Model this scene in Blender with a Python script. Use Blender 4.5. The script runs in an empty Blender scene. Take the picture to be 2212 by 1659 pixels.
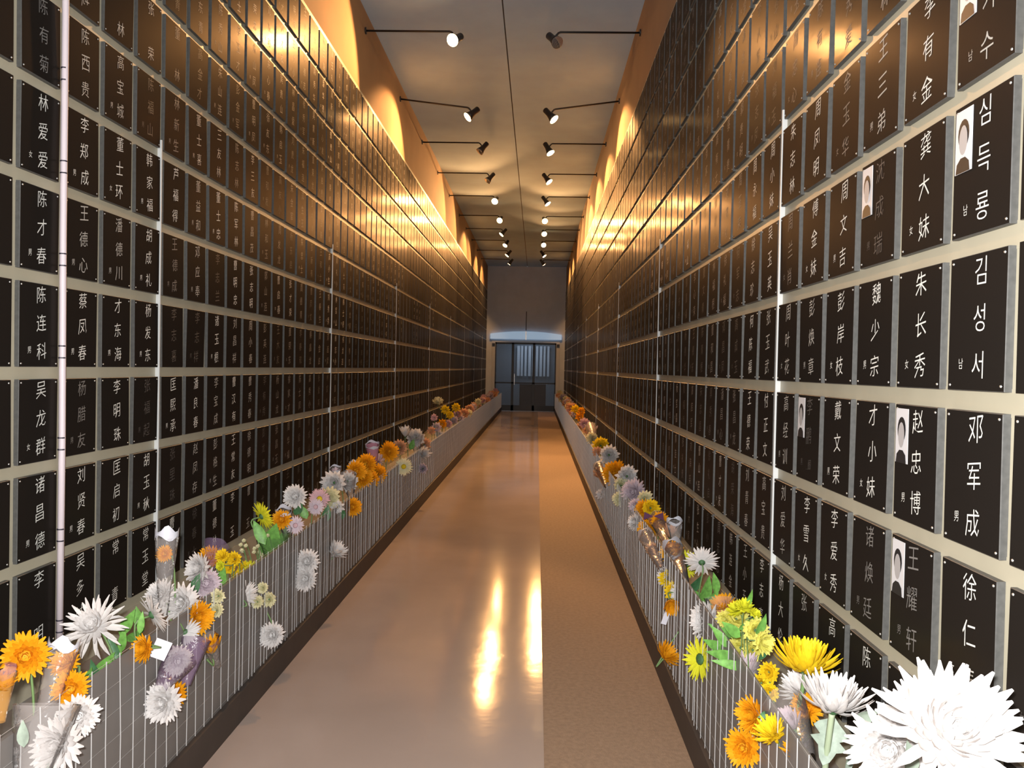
import bpy, bmesh, math, random
from mathutils import Matrix, Vector

random.seed(7)
SC = bpy.context.scene
COL = SC.collection

# ------------------------------------------------------------------ camera
F_PX, W_PX, H_PX = 1750.0, 2212.0, 1659.0
VPX, VPY, ROLL = 1160.0, 796.0, 0.02
CAM_Z = 1.56
ox, oy = VPX - W_PX / 2, H_PX / 2 - VPY
uu = ox * math.cos(ROLL) - oy * math.sin(ROLL)
vv = ox * math.sin(ROLL) + oy * math.cos(ROLL)
YAW, PITCH = math.atan2(uu, F_PX), math.atan2(vv, F_PX)
CAMR = Matrix.Rotation(YAW, 3, 'Z') @ Matrix.Rotation(math.pi / 2 - PITCH, 3, 'X') @ Matrix.Rotation(ROLL, 3, 'Z')
CAMP = Vector((0, 0, CAM_Z))
cd = bpy.data.cameras.new('camera')
cd.sensor_width = 36.0
cd.lens = F_PX * 36.0 / W_PX
cd.clip_start, cd.clip_end = 0.05, 200
cam = bpy.data.objects.new('camera', cd)
cam.matrix_world = Matrix.Translation(CAMP) @ CAMR.to_4x4()
COL.objects.link(cam)
SC.camera = cam

# ------------------------------------------------------------------ world, exposure, the camera's flash
wd = bpy.data.worlds.new('world')
SC.world = wd
wd.use_nodes = True
wd.node_tree.nodes['Background'].inputs[0].default_value = (0.95, 0.97, 1.0, 1)
wd.node_tree.nodes['Background'].inputs[1].default_value = 1.0
SC.view_settings.view_transform = 'Standard'
SC.view_settings.look = 'None'
SC.view_settings.gamma = 1.0
SC.view_settings.exposure = 0.4
SC.view_settings.use_curve_mapping = False
SC.cycles.max_bounces = 5
SC.cycles.diffuse_bounces = 3
SC.cycles.glossy_bounces = 2
SC.cycles.transmission_bounces = 4
SC.cycles.transparent_max_bounces = 14
SC.cycles.use_adaptive_sampling = True
SC.cycles.adaptive_threshold = 0.045
SC.cycles.caustics_reflective = False
SC.cycles.caustics_refractive = False
fl = bpy.data.lights.new('camera_flash', 'AREA')
fl.shape = 'RECTANGLE'
fl.size, fl.size_y = 0.05, 0.03
fl.energy = 112.0
fl.color = (1.0, 0.98, 0.95)
flo = bpy.data.objects.new('camera_flash', fl)
flo.matrix_world = Matrix.Translation(CAMP + CAMR @ Vector((-0.04, 0.06, 0.02))) @ CAMR.to_4x4()
COL.objects.link(flo)
LAMP_POWER = 300.0
LAMP_COL = (1.0, 0.49, 0.17)


def at(px, py, a):
    """the point on the upright plane x = a that the pixel looks at"""
    d = CAMR @ Vector(((px - W_PX / 2) / F_PX, (H_PX / 2 - py) / F_PX, -1.0))
    return CAMP + d * (a / d.x)


def pxm(p):
    """pixels per metre at a point"""
    return F_PX / max(0.1, -(CAMR.transposed() @ (p - CAMP)).z)


def proj(p):
    q = CAMR.transposed() @ (p - CAMP)
    return (W_PX / 2 + F_PX * q.x / -q.z, H_PX / 2 - F_PX * q.y / -q.z, -q.z)


# ------------------------------------------------------------------ materials
def mat(name, col, rough=0.6, metal=0.0, spec=0.5, noise=0.0, nscale=20.0, bump=0.0, bscale=60.0, emit=None, estr=0.0,
        trans=0.0, sss=0.0, stretch=None):
    m = bpy.data.materials.new(name)
    m.use_nodes = True
    nt = m.node_tree
    b = nt.nodes['Principled BSDF']
    b.inputs['Base Color'].default_value = (*col, 1)
    b.inputs['Roughness'].default_value = rough
    b.inputs['Metallic'].default_value = metal
    b.inputs['Specular IOR Level'].default_value = spec
    if trans:
        b.inputs['Transmission Weight'].default_value = trans
    if emit:
        b.inputs['Emission Color'].default_value = (*emit, 1)
        b.inputs['Emission Strength'].default_value = estr
    if noise or bump:
        tc = nt.nodes.new('ShaderNodeTexCoord')
        src = tc.outputs['Object']
        if stretch:
            mp = nt.nodes.new('ShaderNodeMapping')
            mp.inputs['Scale'].default_value = stretch
            nt.links.new(src, mp.inputs[0])
            src = mp.outputs[0]
    if noise:
        n = nt.nodes.new('ShaderNodeTexNoise')
        n.inputs['Scale'].default_value = nscale
        n.inputs['Detail'].default_value = 5
        nt.links.new(src, n.inputs['Vector'])
        r = nt.nodes.new('ShaderNodeValToRGB')
        r.color_ramp.elements[0].position = 0.3
        r.color_ramp.elements[1].position = 0.7
        r.color_ramp.elements[0].color = (*[max(0, c * (1 - noise)) for c in col], 1)
        r.color_ramp.elements[1].color = (*[min(1, c * (1 + noise)) for c in col], 1)
        nt.links.new(n.outputs['Fac'], r.inputs[0])
        nt.links.new(r.outputs[0], b.inputs['Base Color'])
    if bump:
        n2 = nt.nodes.new('ShaderNodeTexNoise')
        n2.inputs['Scale'].default_value = bscale
        n2.inputs['Detail'].default_value = 4
        nt.links.new(src, n2.inputs['Vector'])
        bp = nt.nodes.new('ShaderNodeBump')
        bp.inputs['Strength'].default_value = bump
        bp.inputs['Distance'].default_value = 0.01
        nt.links.new(n2.outputs['Fac'], bp.inputs['Height'])
        nt.links.new(bp.outputs[0], b.inputs['Normal'])
    return m


def film(name, col, clear, rough=0.2, fac_spec=0.12):
    """thin plastic film: see-through with a sheen and a little milky tint"""
    m = bpy.data.materials.new(name)
    m.use_nodes = True
    nt = m.node_tree
    nt.nodes.clear()
    out = nt.nodes.new('ShaderNodeOutputMaterial')
    tr = nt.nodes.new('ShaderNodeBsdfTransparent')
    tr.inputs[0].default_value = (1, 1, 1, 1)
    df = nt.nodes.new('ShaderNodeBsdfDiffuse')
    df.inputs[0].default_value = (*col, 1)
    gl = nt.nodes.new('ShaderNodeBsdfGlossy')
    gl.inputs['Roughness'].default_value = rough
    fr = nt.nodes.new('ShaderNodeFresnel')
    fr.inputs[0].default_value = 1.2
    m1 = nt.nodes.new('ShaderNodeMixShader')
    m1.inputs[0].default_value = 1 - clear
    nt.links.new(tr.outputs[0], m1.inputs[1])
    nt.links.new(df.outputs[0], m1.inputs[2])
    m2 = nt.nodes.new('ShaderNodeMixShader')
    nt.links.new(fr.outputs[0], m2.inputs[0])
    nt.links.new(m1.outputs[0], m2.inputs[1])
    nt.links.new(gl.outputs[0], m2.inputs[2])
    tc = nt.nodes.new('ShaderNodeTexCoord')
    nz = nt.nodes.new('ShaderNodeTexNoise')
    nz.inputs['Scale'].default_value = 40
    bp = nt.nodes.new('ShaderNodeBump')
    bp.inputs['Strength'].default_value = 0.5
    bp.inputs['Distance'].default_value = 0.01
    nt.links.new(tc.outputs['Object'], nz.inputs['Vector'])
    nt.links.new(nz.outputs['Fac'], bp.inputs['Height'])
    for s in (gl, fr):
        nt.links.new(bp.outputs[0], s.inputs['Normal'])
    nt.links.new(m2.outputs[0], out.inputs[0])
    return m


def polished(name, col, rough, tint):
    """dusty polished stone: a dark body under a subdued, slightly wavy reflection"""
    m = bpy.data.materials.new(name)
    m.use_nodes = True
    nt = m.node_tree
    nt.nodes.clear()
    out = nt.nodes.new('ShaderNodeOutputMaterial')
    df = nt.nodes.new('ShaderNodeBsdfDiffuse')
    df.inputs[0].default_value = (*col, 1)
    gl = nt.nodes.new('ShaderNodeBsdfGlossy')
    gl.inputs[0].default_value = (*tint, 1)
    gl.inputs['Roughness'].default_value = rough
    fr = nt.nodes.new('ShaderNodeFresnel')
    fr.inputs[0].default_value = 1.5
    mx = nt.nodes.new('ShaderNodeMixShader')
    tc = nt.nodes.new('ShaderNodeTexCoord')
    mp = nt.nodes.new('ShaderNodeMapping')
    mp.inputs['Scale'].default_value = (1, 3, 0.6)
    nz = nt.nodes.new('ShaderNodeTexNoise')
    nz.inputs['Scale'].default_value = 9
    bp = nt.nodes.new('ShaderNodeBump')
    bp.inputs['Strength'].default_value = 0.03
    bp.inputs['Distance'].default_value = 0.01
    L = nt.links.new
    L(tc.outputs['Object'], mp.inputs[0])
    L(mp.outputs[0], nz.inputs['Vector'])
    L(nz.outputs['Fac'], bp.inputs['Height'])
    L(bp.outputs[0], gl.inputs['Normal'])
    L(fr.outputs[0], mx.inputs[0])
    L(df.outputs[0], mx.inputs[1])
    g2 = nt.nodes.new('ShaderNodeBsdfGlossy')
    g2.inputs[0].default_value = (*[min(1, c * 1.9) for c in tint], 1)
    g2.inputs['Roughness'].default_value = 0.42
    gm = nt.nodes.new('ShaderNodeMixShader')
    gm.inputs[0].default_value = 0.55
    L(gl.outputs[0], gm.inputs[1])
    L(g2.outputs[0], gm.inputs[2])
    L(gm.outputs[0], mx.inputs[2])
    L(mx.outputs[0], out.inputs[0])
    return m


M = {
    'granite': polished('black_granite', (0.0165, 0.0138, 0.012), 0.17, (0.17, 0.155, 0.14)),
    'edge': mat('sawn_granite_edge', (0.085, 0.085, 0.082), 0.5, noise=0.15, nscale=80),
    'cream': mat('cream_painted_metal', (0.47, 0.435, 0.33), 0.42, noise=0.06, nscale=6),
    'wall_paint': mat('grey_wall_paint', (0.66, 0.72, 0.80), 0.85, noise=0.05, nscale=3, bump=0.05, bscale=30),
    'plaster': mat('plaster', (0.34, 0.215, 0.12), 0.85, noise=0.05, nscale=3, bump=0.05, bscale=30),
    'ceil': mat('lamp_balanced_ceiling_paint', (0.54, 0.74, 0.98), 0.9, noise=0.05, nscale=2.5, bump=0.04, bscale=40),  # pale blue put into the colour to cancel the lamps' orange light
    'seam': mat('dark_joint', (0.10, 0.09, 0.085), 0.9),
    'vinyl': mat('vinyl_runner', (0.41, 0.335, 0.295), 0.11, spec=0.055, noise=0.05, nscale=2.0, bump=0.10, bscale=5),
    'carpet': mat('ribbed_carpet', (0.33, 0.235, 0.165), 0.75, spec=0.3, noise=0.13, nscale=45, bump=0.3, bscale=220),
    'skirt': mat('dark_skirting', (0.055, 0.042, 0.036), 0.6, noise=0.1, nscale=12),
    'board': mat('grey_board', (0.18, 0.168, 0.16), 0.5, noise=0.07, nscale=5),
    'wire': mat('galvanised_wire', (0.66, 0.67, 0.68), 0.4, metal=0.35),
    'wire_shaded': mat('shaded_galvanised_wire', (0.42, 0.41, 0.40), 0.5, metal=0.3),  # darker copy for horizontal wires: their weaker light is put into the colour
    'black': mat('black_enamel', (0.018, 0.016, 0.015), 0.4),
    'lit': mat('lit_bulb', (1, 0.9, 0.7), 0.3, emit=(1.0, 0.62, 0.26), estr=30.0),
    'unlit': mat('unlit_bulb', (0.75, 0.75, 0.76), 0.12, metal=0.85),
    'silver': mat('bulb_reflector', (0.55, 0.5, 0.46), 0.25, metal=0.8),
    'white_strip': mat('white_plastic_strip', (0.66, 0.68, 0.68), 0.4),
    'conduit': mat('pale_pink_plastic', (0.72, 0.63, 0.67), 0.5),
    'ring': mat('dark_ring', (0.03, 0.025, 0.04), 0.5),
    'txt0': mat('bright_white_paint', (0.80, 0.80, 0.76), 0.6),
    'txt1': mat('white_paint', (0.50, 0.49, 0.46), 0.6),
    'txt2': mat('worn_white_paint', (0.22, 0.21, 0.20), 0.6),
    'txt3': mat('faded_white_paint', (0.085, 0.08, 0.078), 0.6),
    'screw': mat('steel_screw', (0.6, 0.6, 0.58), 0.35, metal=0.6),
    'photo_bg': mat('photo_paper', (0.75, 0.74, 0.76), 0.35),
    'photo_face': mat('photo_grey', (0.45, 0.43, 0.43), 0.4),
    'photo_dark': mat('photo_black', (0.02, 0.02, 0.022), 0.4),
    'frame_grey': mat('door_frame_metal', (0.60, 0.63, 0.65), 0.45),
    'glass': film('door_glass', (0.10, 0.12, 0.14), 0.72, 0.05),
    'stripl': mat('strip_light', (0.32, 0.42, 0.52), 0.5, emit=(0.55, 0.76, 1.0), estr=0.30),
    'vest': mat('vestibule_paint', (0.22, 0.24, 0.26), 0.8),
    'curtain': mat('pale_curtain', (0.62, 0.64, 0.66), 0.8),
    'wood': mat('dark_wood', (0.10, 0.075, 0.07), 0.6),
    'rim': mat('white_sleeve_rim', (0.58, 0.59, 0.66), 0.4),
    'cello': film('clear_cellophane', (0.72, 0.66, 0.64), 0.86),
    'cello_purple': film('purple_mesh_wrap', (0.30, 0.20, 0.32), 0.66, 0.2),
    'cello_pink': film('pink_wrap', (0.62, 0.30, 0.40), 0.35, 0.2),
    'cello_green': film('green_wrap', (0.18, 0.36, 0.12), 0.62, 0.2),
    'cello_orange': film('orange_wrap', (0.70, 0.34, 0.08), 0.72, 0.2),
    'cello_milk': film('milky_wrap', (0.72, 0.66, 0.66), 0.72, 0.2),
    'paper': mat('tag_paper', (0.70, 0.70, 0.78), 0.7),
    'stem': mat('stem_green', (0.16, 0.27, 0.10), 0.6),
    'stem_pale': mat('stem_pale_green', (0.34, 0.41, 0.27), 0.6),
    'calyx': mat('calyx_green', (0.05, 0.13, 0.05), 0.6),
    'leaf': mat('leaf_green', (0.15, 0.36, 0.07), 0.5, noise=0.3, nscale=60),
    'leaf_dark': mat('leaf_dark_green', (0.05, 0.15, 0.06), 0.5, noise=0.3, nscale=60),
    'leaf_grey': mat('leaf_grey_green', (0.27, 0.33, 0.27), 0.6, noise=0.2, nscale=60),
    'purple': mat('purple_ribbon', (0.10, 0.03, 0.08), 0.5),
}
def petal_mat(name, col, noise):
    """thin petal: matt, letting a third of the light through"""
    m = mat(name, col, 0.65, spec=0.3, noise=noise, nscale=70)
    nt = m.node_tree
    b = nt.nodes['Principled BSDF']
    tl = nt.nodes.new('ShaderNodeBsdfTranslucent')
    tl.inputs[0].default_value = (*col, 1)
    mx = nt.nodes.new('ShaderNodeMixShader')
    mx.inputs[0].default_value = 0.3
    nt.links.new(b.outputs[0], mx.inputs[1])
    nt.links.new(tl.outputs[0], mx.inputs[2])
    nt.links.new(mx.outputs[0], nt.nodes['Material Output'].inputs[0])
    return m


PET = {k: petal_mat('petal_' + k, c, n) for k, c, n in (
    ('white', (0.78, 0.755, 0.745), 0.06), ('cream', (0.80, 0.76, 0.50), 0.08), ('yellow', (0.90, 0.66, 0.02), 0.08),
    ('lemon', (0.80, 0.80, 0.04), 0.08), ('orange', (0.86, 0.40, 0.01), 0.12), ('peach', (0.72, 0.42, 0.25), 0.1),
    ('pink', (0.70, 0.46, 0.50), 0.1), ('mauve', (0.66, 0.56, 0.62), 0.1), ('palelemon', (0.88, 0.84, 0.22), 0.1))}
CENT = {'white': PET['palelemon'], 'cream': PET['yellow'], 'yellow': PET['orange'], 'lemon': M['calyx'], 'orange': PET['yellow'],
        'peach': PET['orange'], 'pink': PET['yellow'], 'mauve': PET['pink'], 'palelemon': PET['yellow']}


# ------------------------------------------------------------------ mesh helpers
class MB:
    def __init__(s):
        s.v, s.f, s.mi, s.cur = [], [], [], 0

    def add(s, vs, fs):
        o = len(s.v)
        s.v.extend(vs)
        s.f.extend([tuple(i + o for i in f) for f in fs])
        s.mi.extend([s.cur] * len(fs))

    def box(s, a, b, mx=None):
        x0, y0, z0 = a
        x1, y1, z1 = b
        vs = [(x, y, z) for z in (z0, z1) for y in (y0, y1) for x in (x0, x1)]
        if mx:
            vs = [tuple(mx @ Vector(p)) for p in vs]
        s.add(vs, [(0, 2, 3, 1), (4, 5, 7, 6), (0, 1, 5, 4), (2, 6, 7, 3), (0, 4, 6, 2), (1, 3, 7, 5)])

    def tube(s, pts, r, n=8, cap=True):
        pts = [Vector(p) for p in pts]
        rs = r if isinstance(r, (list, tuple)) else [r] * len(pts)
        t0 = (pts[1] - pts[0]).normalized()
        up = Vector((0, 0, 1)) if abs(t0.z) < 0.9 else Vector((1, 0, 0))
        nx = t0.cross(up).normalized()
        vs, fs = [], []
        for i, p in enumerate(pts):
            t = (pts[min(i + 1, len(pts) - 1)] - pts[max(i - 1, 0)]).normalized()
            nx = (nx - t * nx.dot(t)).normalized()
            ny = t.cross(nx)
            for k in range(n):
                a = 2 * math.pi * k / n
                vs.append(tuple(p + (nx * math.cos(a) + ny * math.sin(a)) * rs[i]))
        for i in range(len(pts) - 1):
            for k in range(n):
                k2 = (k + 1) % n
                fs.append((i * n + k, i * n + k2, (i + 1) * n + k2, (i + 1) * n + k))
        if cap:
            fs.append(tuple(range(n - 1, -1, -1)))
            fs.append(tuple((len(pts) - 1) * n + k for k in range(n)))
        s.add(vs, fs)

    def lathe(s, prof, mx=None, n=16):
        """prof: (radius, height) pairs around local z"""
        vs, fs = [], []
        for r, h in prof:
            for k in range(n):
                a = 2 * math.pi * k / n
                vs.append((r * math.cos(a), r * math.sin(a), h))
        for i in range(len(prof) - 1):
            for k in range(n):
                k2 = (k + 1) % n
                fs.append((i * n + k, i * n + k2, (i + 1) * n + k2, (i + 1) * n + k))
        if mx:
            vs = [tuple(mx @ Vector(p)) for p in vs]
        s.add(vs, fs)

    def mesh(s, name, mats, smooth=False):
        me = bpy.data.meshes.new(name)
        me.from_pydata(s.v, [], s.f)
        for m in (mats if isinstance(mats, (list, tuple)) else [mats]):
            me.materials.append(m)
        if any(s.mi):
            me.polygons.foreach_set('material_index', s.mi)
        if smooth:
            me.polygons.foreach_set('use_smooth', [True] * len(s.f))
        me.update()
        return me

    def obj(s, name, mats, parent=None, smooth=False):
        return link(name, s.mesh(name, mats, smooth), parent)


def link(name, data, parent=None, mx=None):
    o = bpy.data.objects.new(name, data)
    COL.objects.link(o)
    if parent is not None:
        o.parent = parent
    if mx is not None:
        o.matrix_local = mx
    return o


def tag(o, label, cat=None, group=None, kind=None):
    o['label'] = label
    if cat:
        o['category'] = cat
    if group:
        o['group'] = group
    if kind:
        o['kind'] = kind
    return o


def thing(name, loc, label, cat, group=None):
    o = bpy.data.objects.new(name, None)
    o.empty_display_size = 0.05
    o.location = loc
    COL.objects.link(o)
    return tag(o, label, cat, group)


def struct(name, label, bm=None, mats=None):
    o = bm.obj(name, mats) if bm else link(name, None)
    o['label'] = label
    o['kind'] = 'structure'
    return o


# ------------------------------------------------------------------ the corridor's sizes
T = 0.018                       # plaque thickness
LB, RB = -1.843, 0.988          # backing planes of the two racks
END, BACK, CEIL = 29.2, -1.6, 5.21
ROW, RAIL0 = 0.35, 1.507
Z0, Z1 = RAIL0 - 3 * ROW, RAIL0 + 8 * ROW
COLP, GAPV, GAPH = 0.272, 0.040, 0.045
PW, PH = COLP - GAPV, ROW - GAPH
FL, FR = -1.25, 0.65            # front planes of the flower troughs
SEAM = 0.06

# floor: two strips, the smooth one lying slightly proud
b = MB(); b.box((LB - .2, BACK, -.05), (RB + .2, END + 3.4, 0))
floor = struct('floor', 'brown corridor floor running to the glass doors', b, M['carpet'])
b = MB(); b.box((FL, BACK, 0.0), (SEAM, END, .004))
b.obj('vinyl_strip', M['vinyl'], floor)['label'] = 'smooth glossy greige floor strip'
b = MB(); b.box((SEAM + .004, BACK, 0.0), (FR, END, .0015))
b.obj('carpet_strip', M['carpet'], floor)['label'] = 'matt tan carpet strip'

# ceiling: two runs of boards with an open joint down the middle
MID = -0.42
b = MB(); b.box((LB - .2, BACK, CEIL + .015), (RB + .2, END, CEIL + .1))
ceil = struct('ceiling', 'grey painted ceiling with a dark centre joint', b, M['seam'])
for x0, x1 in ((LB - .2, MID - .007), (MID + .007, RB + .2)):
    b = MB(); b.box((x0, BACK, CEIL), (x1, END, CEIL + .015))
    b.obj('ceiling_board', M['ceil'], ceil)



# ------------------------------------------------------------------ lettering
GLYPH = {}
_fc = bpy.data.curves.new('glyph_source', 'FONT')
_fo = bpy.data.objects.new('glyph_source', _fc)
COL.objects.link(_fo)


def glyph(ch):
    """triangulated outline of a character, centred, 1 unit high, leaning up to the right as brush writing does"""
    if ch in GLYPH:
        return GLYPH[ch]
    _fc.body = ch
    _fc.size = 1.0
    _fc.resolution_u = 3 if ord(ch) >= 0xAC00 else 1
    _fc.offset = -0.006
    bpy.context.view_layer.update()
    ev = _fo.evaluated_get(bpy.context.evaluated_depsgraph_get())
    me = ev.to_mesh()
    vs = [tuple(v.co) for v in me.vertices]
    fs = [tuple(p.vertices) for p in me.polygons]
    ev.to_mesh_clear()
    if not vs:
        GLYPH[ch] = ([], [])
        return GLYPH[ch]
    x0, x1 = min(v[0] for v in vs), max(v[0] for v in vs)
    y0, y1 = min(v[1] for v in vs), max(v[1] for v in vs)
    cx, cy = (x0 + x1) / 2, (y0 + y1) / 2
    s = 1.0 / max(y1 - y0, 0.95 * (x1 - x0), 0.45)
    lean = 0.13 if ord(ch) < 0xAC00 else 0.0
    GLYPH[ch] = ([((v[0] - cx) * s * 0.92, (v[1] - cy) * s + lean * (v[0] - cx) * s) for v in vs], fs)
    return GLYPH[ch]


def add_name(mb, name, mark, mx, ch_h=0.060):
    """the characters of a name one under another and the small mark beside the last, on the plaque's face (local x right, y up)"""
    n = len(name)
    for i, ch in enumerate(name):
        yc = PH / 2 - PH * (0.13 + 0.34 * i * 2 / max(n - 1, 1)) if n > 1 else 0
        vs, fs = glyph(ch)
        jx = random.uniform(-.003, .003)
        mb.add([tuple(mx @ Vector((0.012 + jx + x * ch_h, yc + y * ch_h, 0))) for x, y in vs], fs)
    if mark:
        vs, fs = glyph(mark)
        yc = -PH / 2 + PH * 0.20
        mb.add([tuple(mx @ Vector((-0.058 + x * .021, yc + y * .024, 0))) for x, y in vs], fs)


# names as far as they can be made out, by column (from the viewer on) and row (from the bottom up, row 0 is just above the trough)
NAMES_R = {
    0: {0: '朱文女', 1: '徐仁春女', 2: '邓军成男', 3: '김성서남', 4: '심득룡남', 5: '박기수남'},
    1: {0: '傅仁', 1: '王耀轩男', 2: '赵忠博男', 3: '朱长秀女', 4: '龚大妹女', 5: '李有金女', 6: '何玉女'},
    2: {0: '陈金', 1: '诸焕廷男', 2: '才小妹女', 3: '魏少宗男', 4: '沈成瑞男', 5: '王三弟男', 6: '徐林'},
    3: {0: '高文', 1: '李爱秀女', 2: '戴文荣男', 3: '彭岸枝女', 4: '周文吉男', 5: '金玉华女'},
    4: {0: '张秀', 1: '李雪久女', 2: '李鹏阁男', 3: '彭焕章男', 4: '傅金妹女', 5: '周凤明'},
    5: {0: '杨大伦', 1: '刘爱华', 2: '高经训男', 3: '周叶花女', 4: '周兰肖女', 5: '朱志林'},
    6: {0: '李志高', 1: '高宝贵', 2: '付正文', 3: '张玉武', 4: '吴玉英', 5: '周小妹'},
    7: {0: '王小五', 1: '刘青春', 2: '王德荣', 3: '何陈福', 4: '徐志珍', 5: '周永福'},
}
NAMES_L = {
    0: {0: '李明', 1: '诸昌德男', 2: '吴龙群女', 3: '陈连科男', 4: '陈才春男', 5: '林爱爱女', 6: '陈有菊'},
    1: {0: '吴多姑', 1: '刘贤春男', 2: '杨腊友男', 3: '蔡凤春男', 4: '王德心男', 5: '李郑成男', 6: '陈西贵', 7: '李连辉'},
    2: {0: '常青', 1: '匡启初', 2: '李明珠', 3: '才东海男', 4: '潘德川男', 5: '董士环女', 6: '高宝城男', 7: '蔡林'},
    3: {0: '常玉堂', 1: '胡玉秋男', 2: '张福起男', 3: '杨发东男', 4: '胡成礼男', 5: '韩家福男', 6: '陈福山男', 7: '张荣'},
    4: {0: '曹连', 1: '张里珠', 2: '匡熙承男', 3: '李志喜', 4: '王德成男', 5: '芦福得', 6: '林新生男', 7: '董林'},
    5: {1: '赵凤存', 2: '潘良春', 3: '李志祥男', 4: '邓应奉男', 5: '董益和男', 6: '董士喜男'},
    6: {0: '董德林', 1: '彭格生男', 2: '李宝成', 3: '诸玉根男', 4: '李志兰', 5: '董士忠男', 6: '三友林'},
    7: {0: '李玉', 1: '王常友', 2: '曹汉有', 3: '刘昌祥', 4: '曹明忠', 5: '陈军林', 6: '陈志林'},
    8: {0: '曹玉', 1: '徐德明', 2: '曹秀春', 3: '周小春', 4: '张志明', 5: '曹昌茂', 6: '李三友'},
}
FAINT = {'R': {(4, 4): 0, (4, 2): 3, (2, 4): 3, (1, 1): 2, (2, 1): 2, (3, 5): 2, (2, 5): 1, (5, 4): 2, (0, 5): 1, (1, 5): 0},
         'L': {(1, 4): 1, (1, 2): 2, (3, 2): 3, (4, 3): 3, (5, 3): 3, (6, 4): 3, (4, 4): 2, (0, 6): 2, (3, 6): 3, (4, 1): 3, (5, 0): 3, (2, 4): 1}}
PHOTO = {'R': {(0, 4), (2, 4), (1, 2), (1, 1), (4, 2), (0, 5)}, 'L': set()}
FAM = '李王张刘陈杨周吴徐朱林高何郭董曹彭胡潘蔡邓韩'
GIV = '德明秀春福玉志成有金文大小连发东才昌凤爱华宝士家新友启青海龙贵心礼山生和忠根军荣英'

# a plaque: a slab with softly bevelled edges, dark polished face, grey sawn sides (local x right, y up, z out of the wall)
bm = bmesh.new()
bmesh.ops.create_cube(bm, size=1.0)
bmesh.ops.scale(bm, vec=(PW, PH, T), verts=bm.verts)
bmesh.ops.bevel(bm, geom=[e for e in bm.edges if all(v.co.z > 0 for v in e.verts)], offset=0.0016, segments=1, affect='EDGES')
bmesh.ops.translate(bm, vec=(0, 0, -T / 2), verts=bm.verts)
bm.normal_update()
for f in bm.faces:
    f.material_index = 0 if f.normal.z > 0.95 else 1
PLAQUE = bpy.data.meshes.new('plaque')
bm.to_mesh(PLAQUE)
PLAQUE.materials.append(M['granite'])
PLAQUE.materials.append(M['edge'])
b = MB(); b.lathe([(0.0001, .0025), (.0022, .0022), (.0034, 0)], n=6)
SCREW = b.mesh('screw', M['screw'], True)


def portrait_mesh():
    b = MB()
    w, h = .036, .072
    b.box((-w, -h, 0), (w, h, .001))
    b.cur = 2
    prof = [(-.030, -.072), (.030, -.072), (.026, -.050), (.010, -.038), (-.010, -.038), (-.026, -.050)]
    b.add([(x, y, .0022) for x, y in prof], [tuple(range(6))])
    b.add([(.024 * math.cos(t), .016 + .034 * math.sin(t), .0018) for t in [i * math.pi / 8 for i in range(16)]], [tuple(range(16))])
    b.cur = 1
    b.add([(.018 * math.cos(t), .002 + .034 * math.sin(t), .0025) for t in [i * math.pi / 8 for i in range(16)]], [tuple(range(16))])
    return b.mesh('portrait_photo', [M['photo_bg'], M['photo_face'], M['photo_dark']])


PORTRAIT = portrait_mesh()


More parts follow.
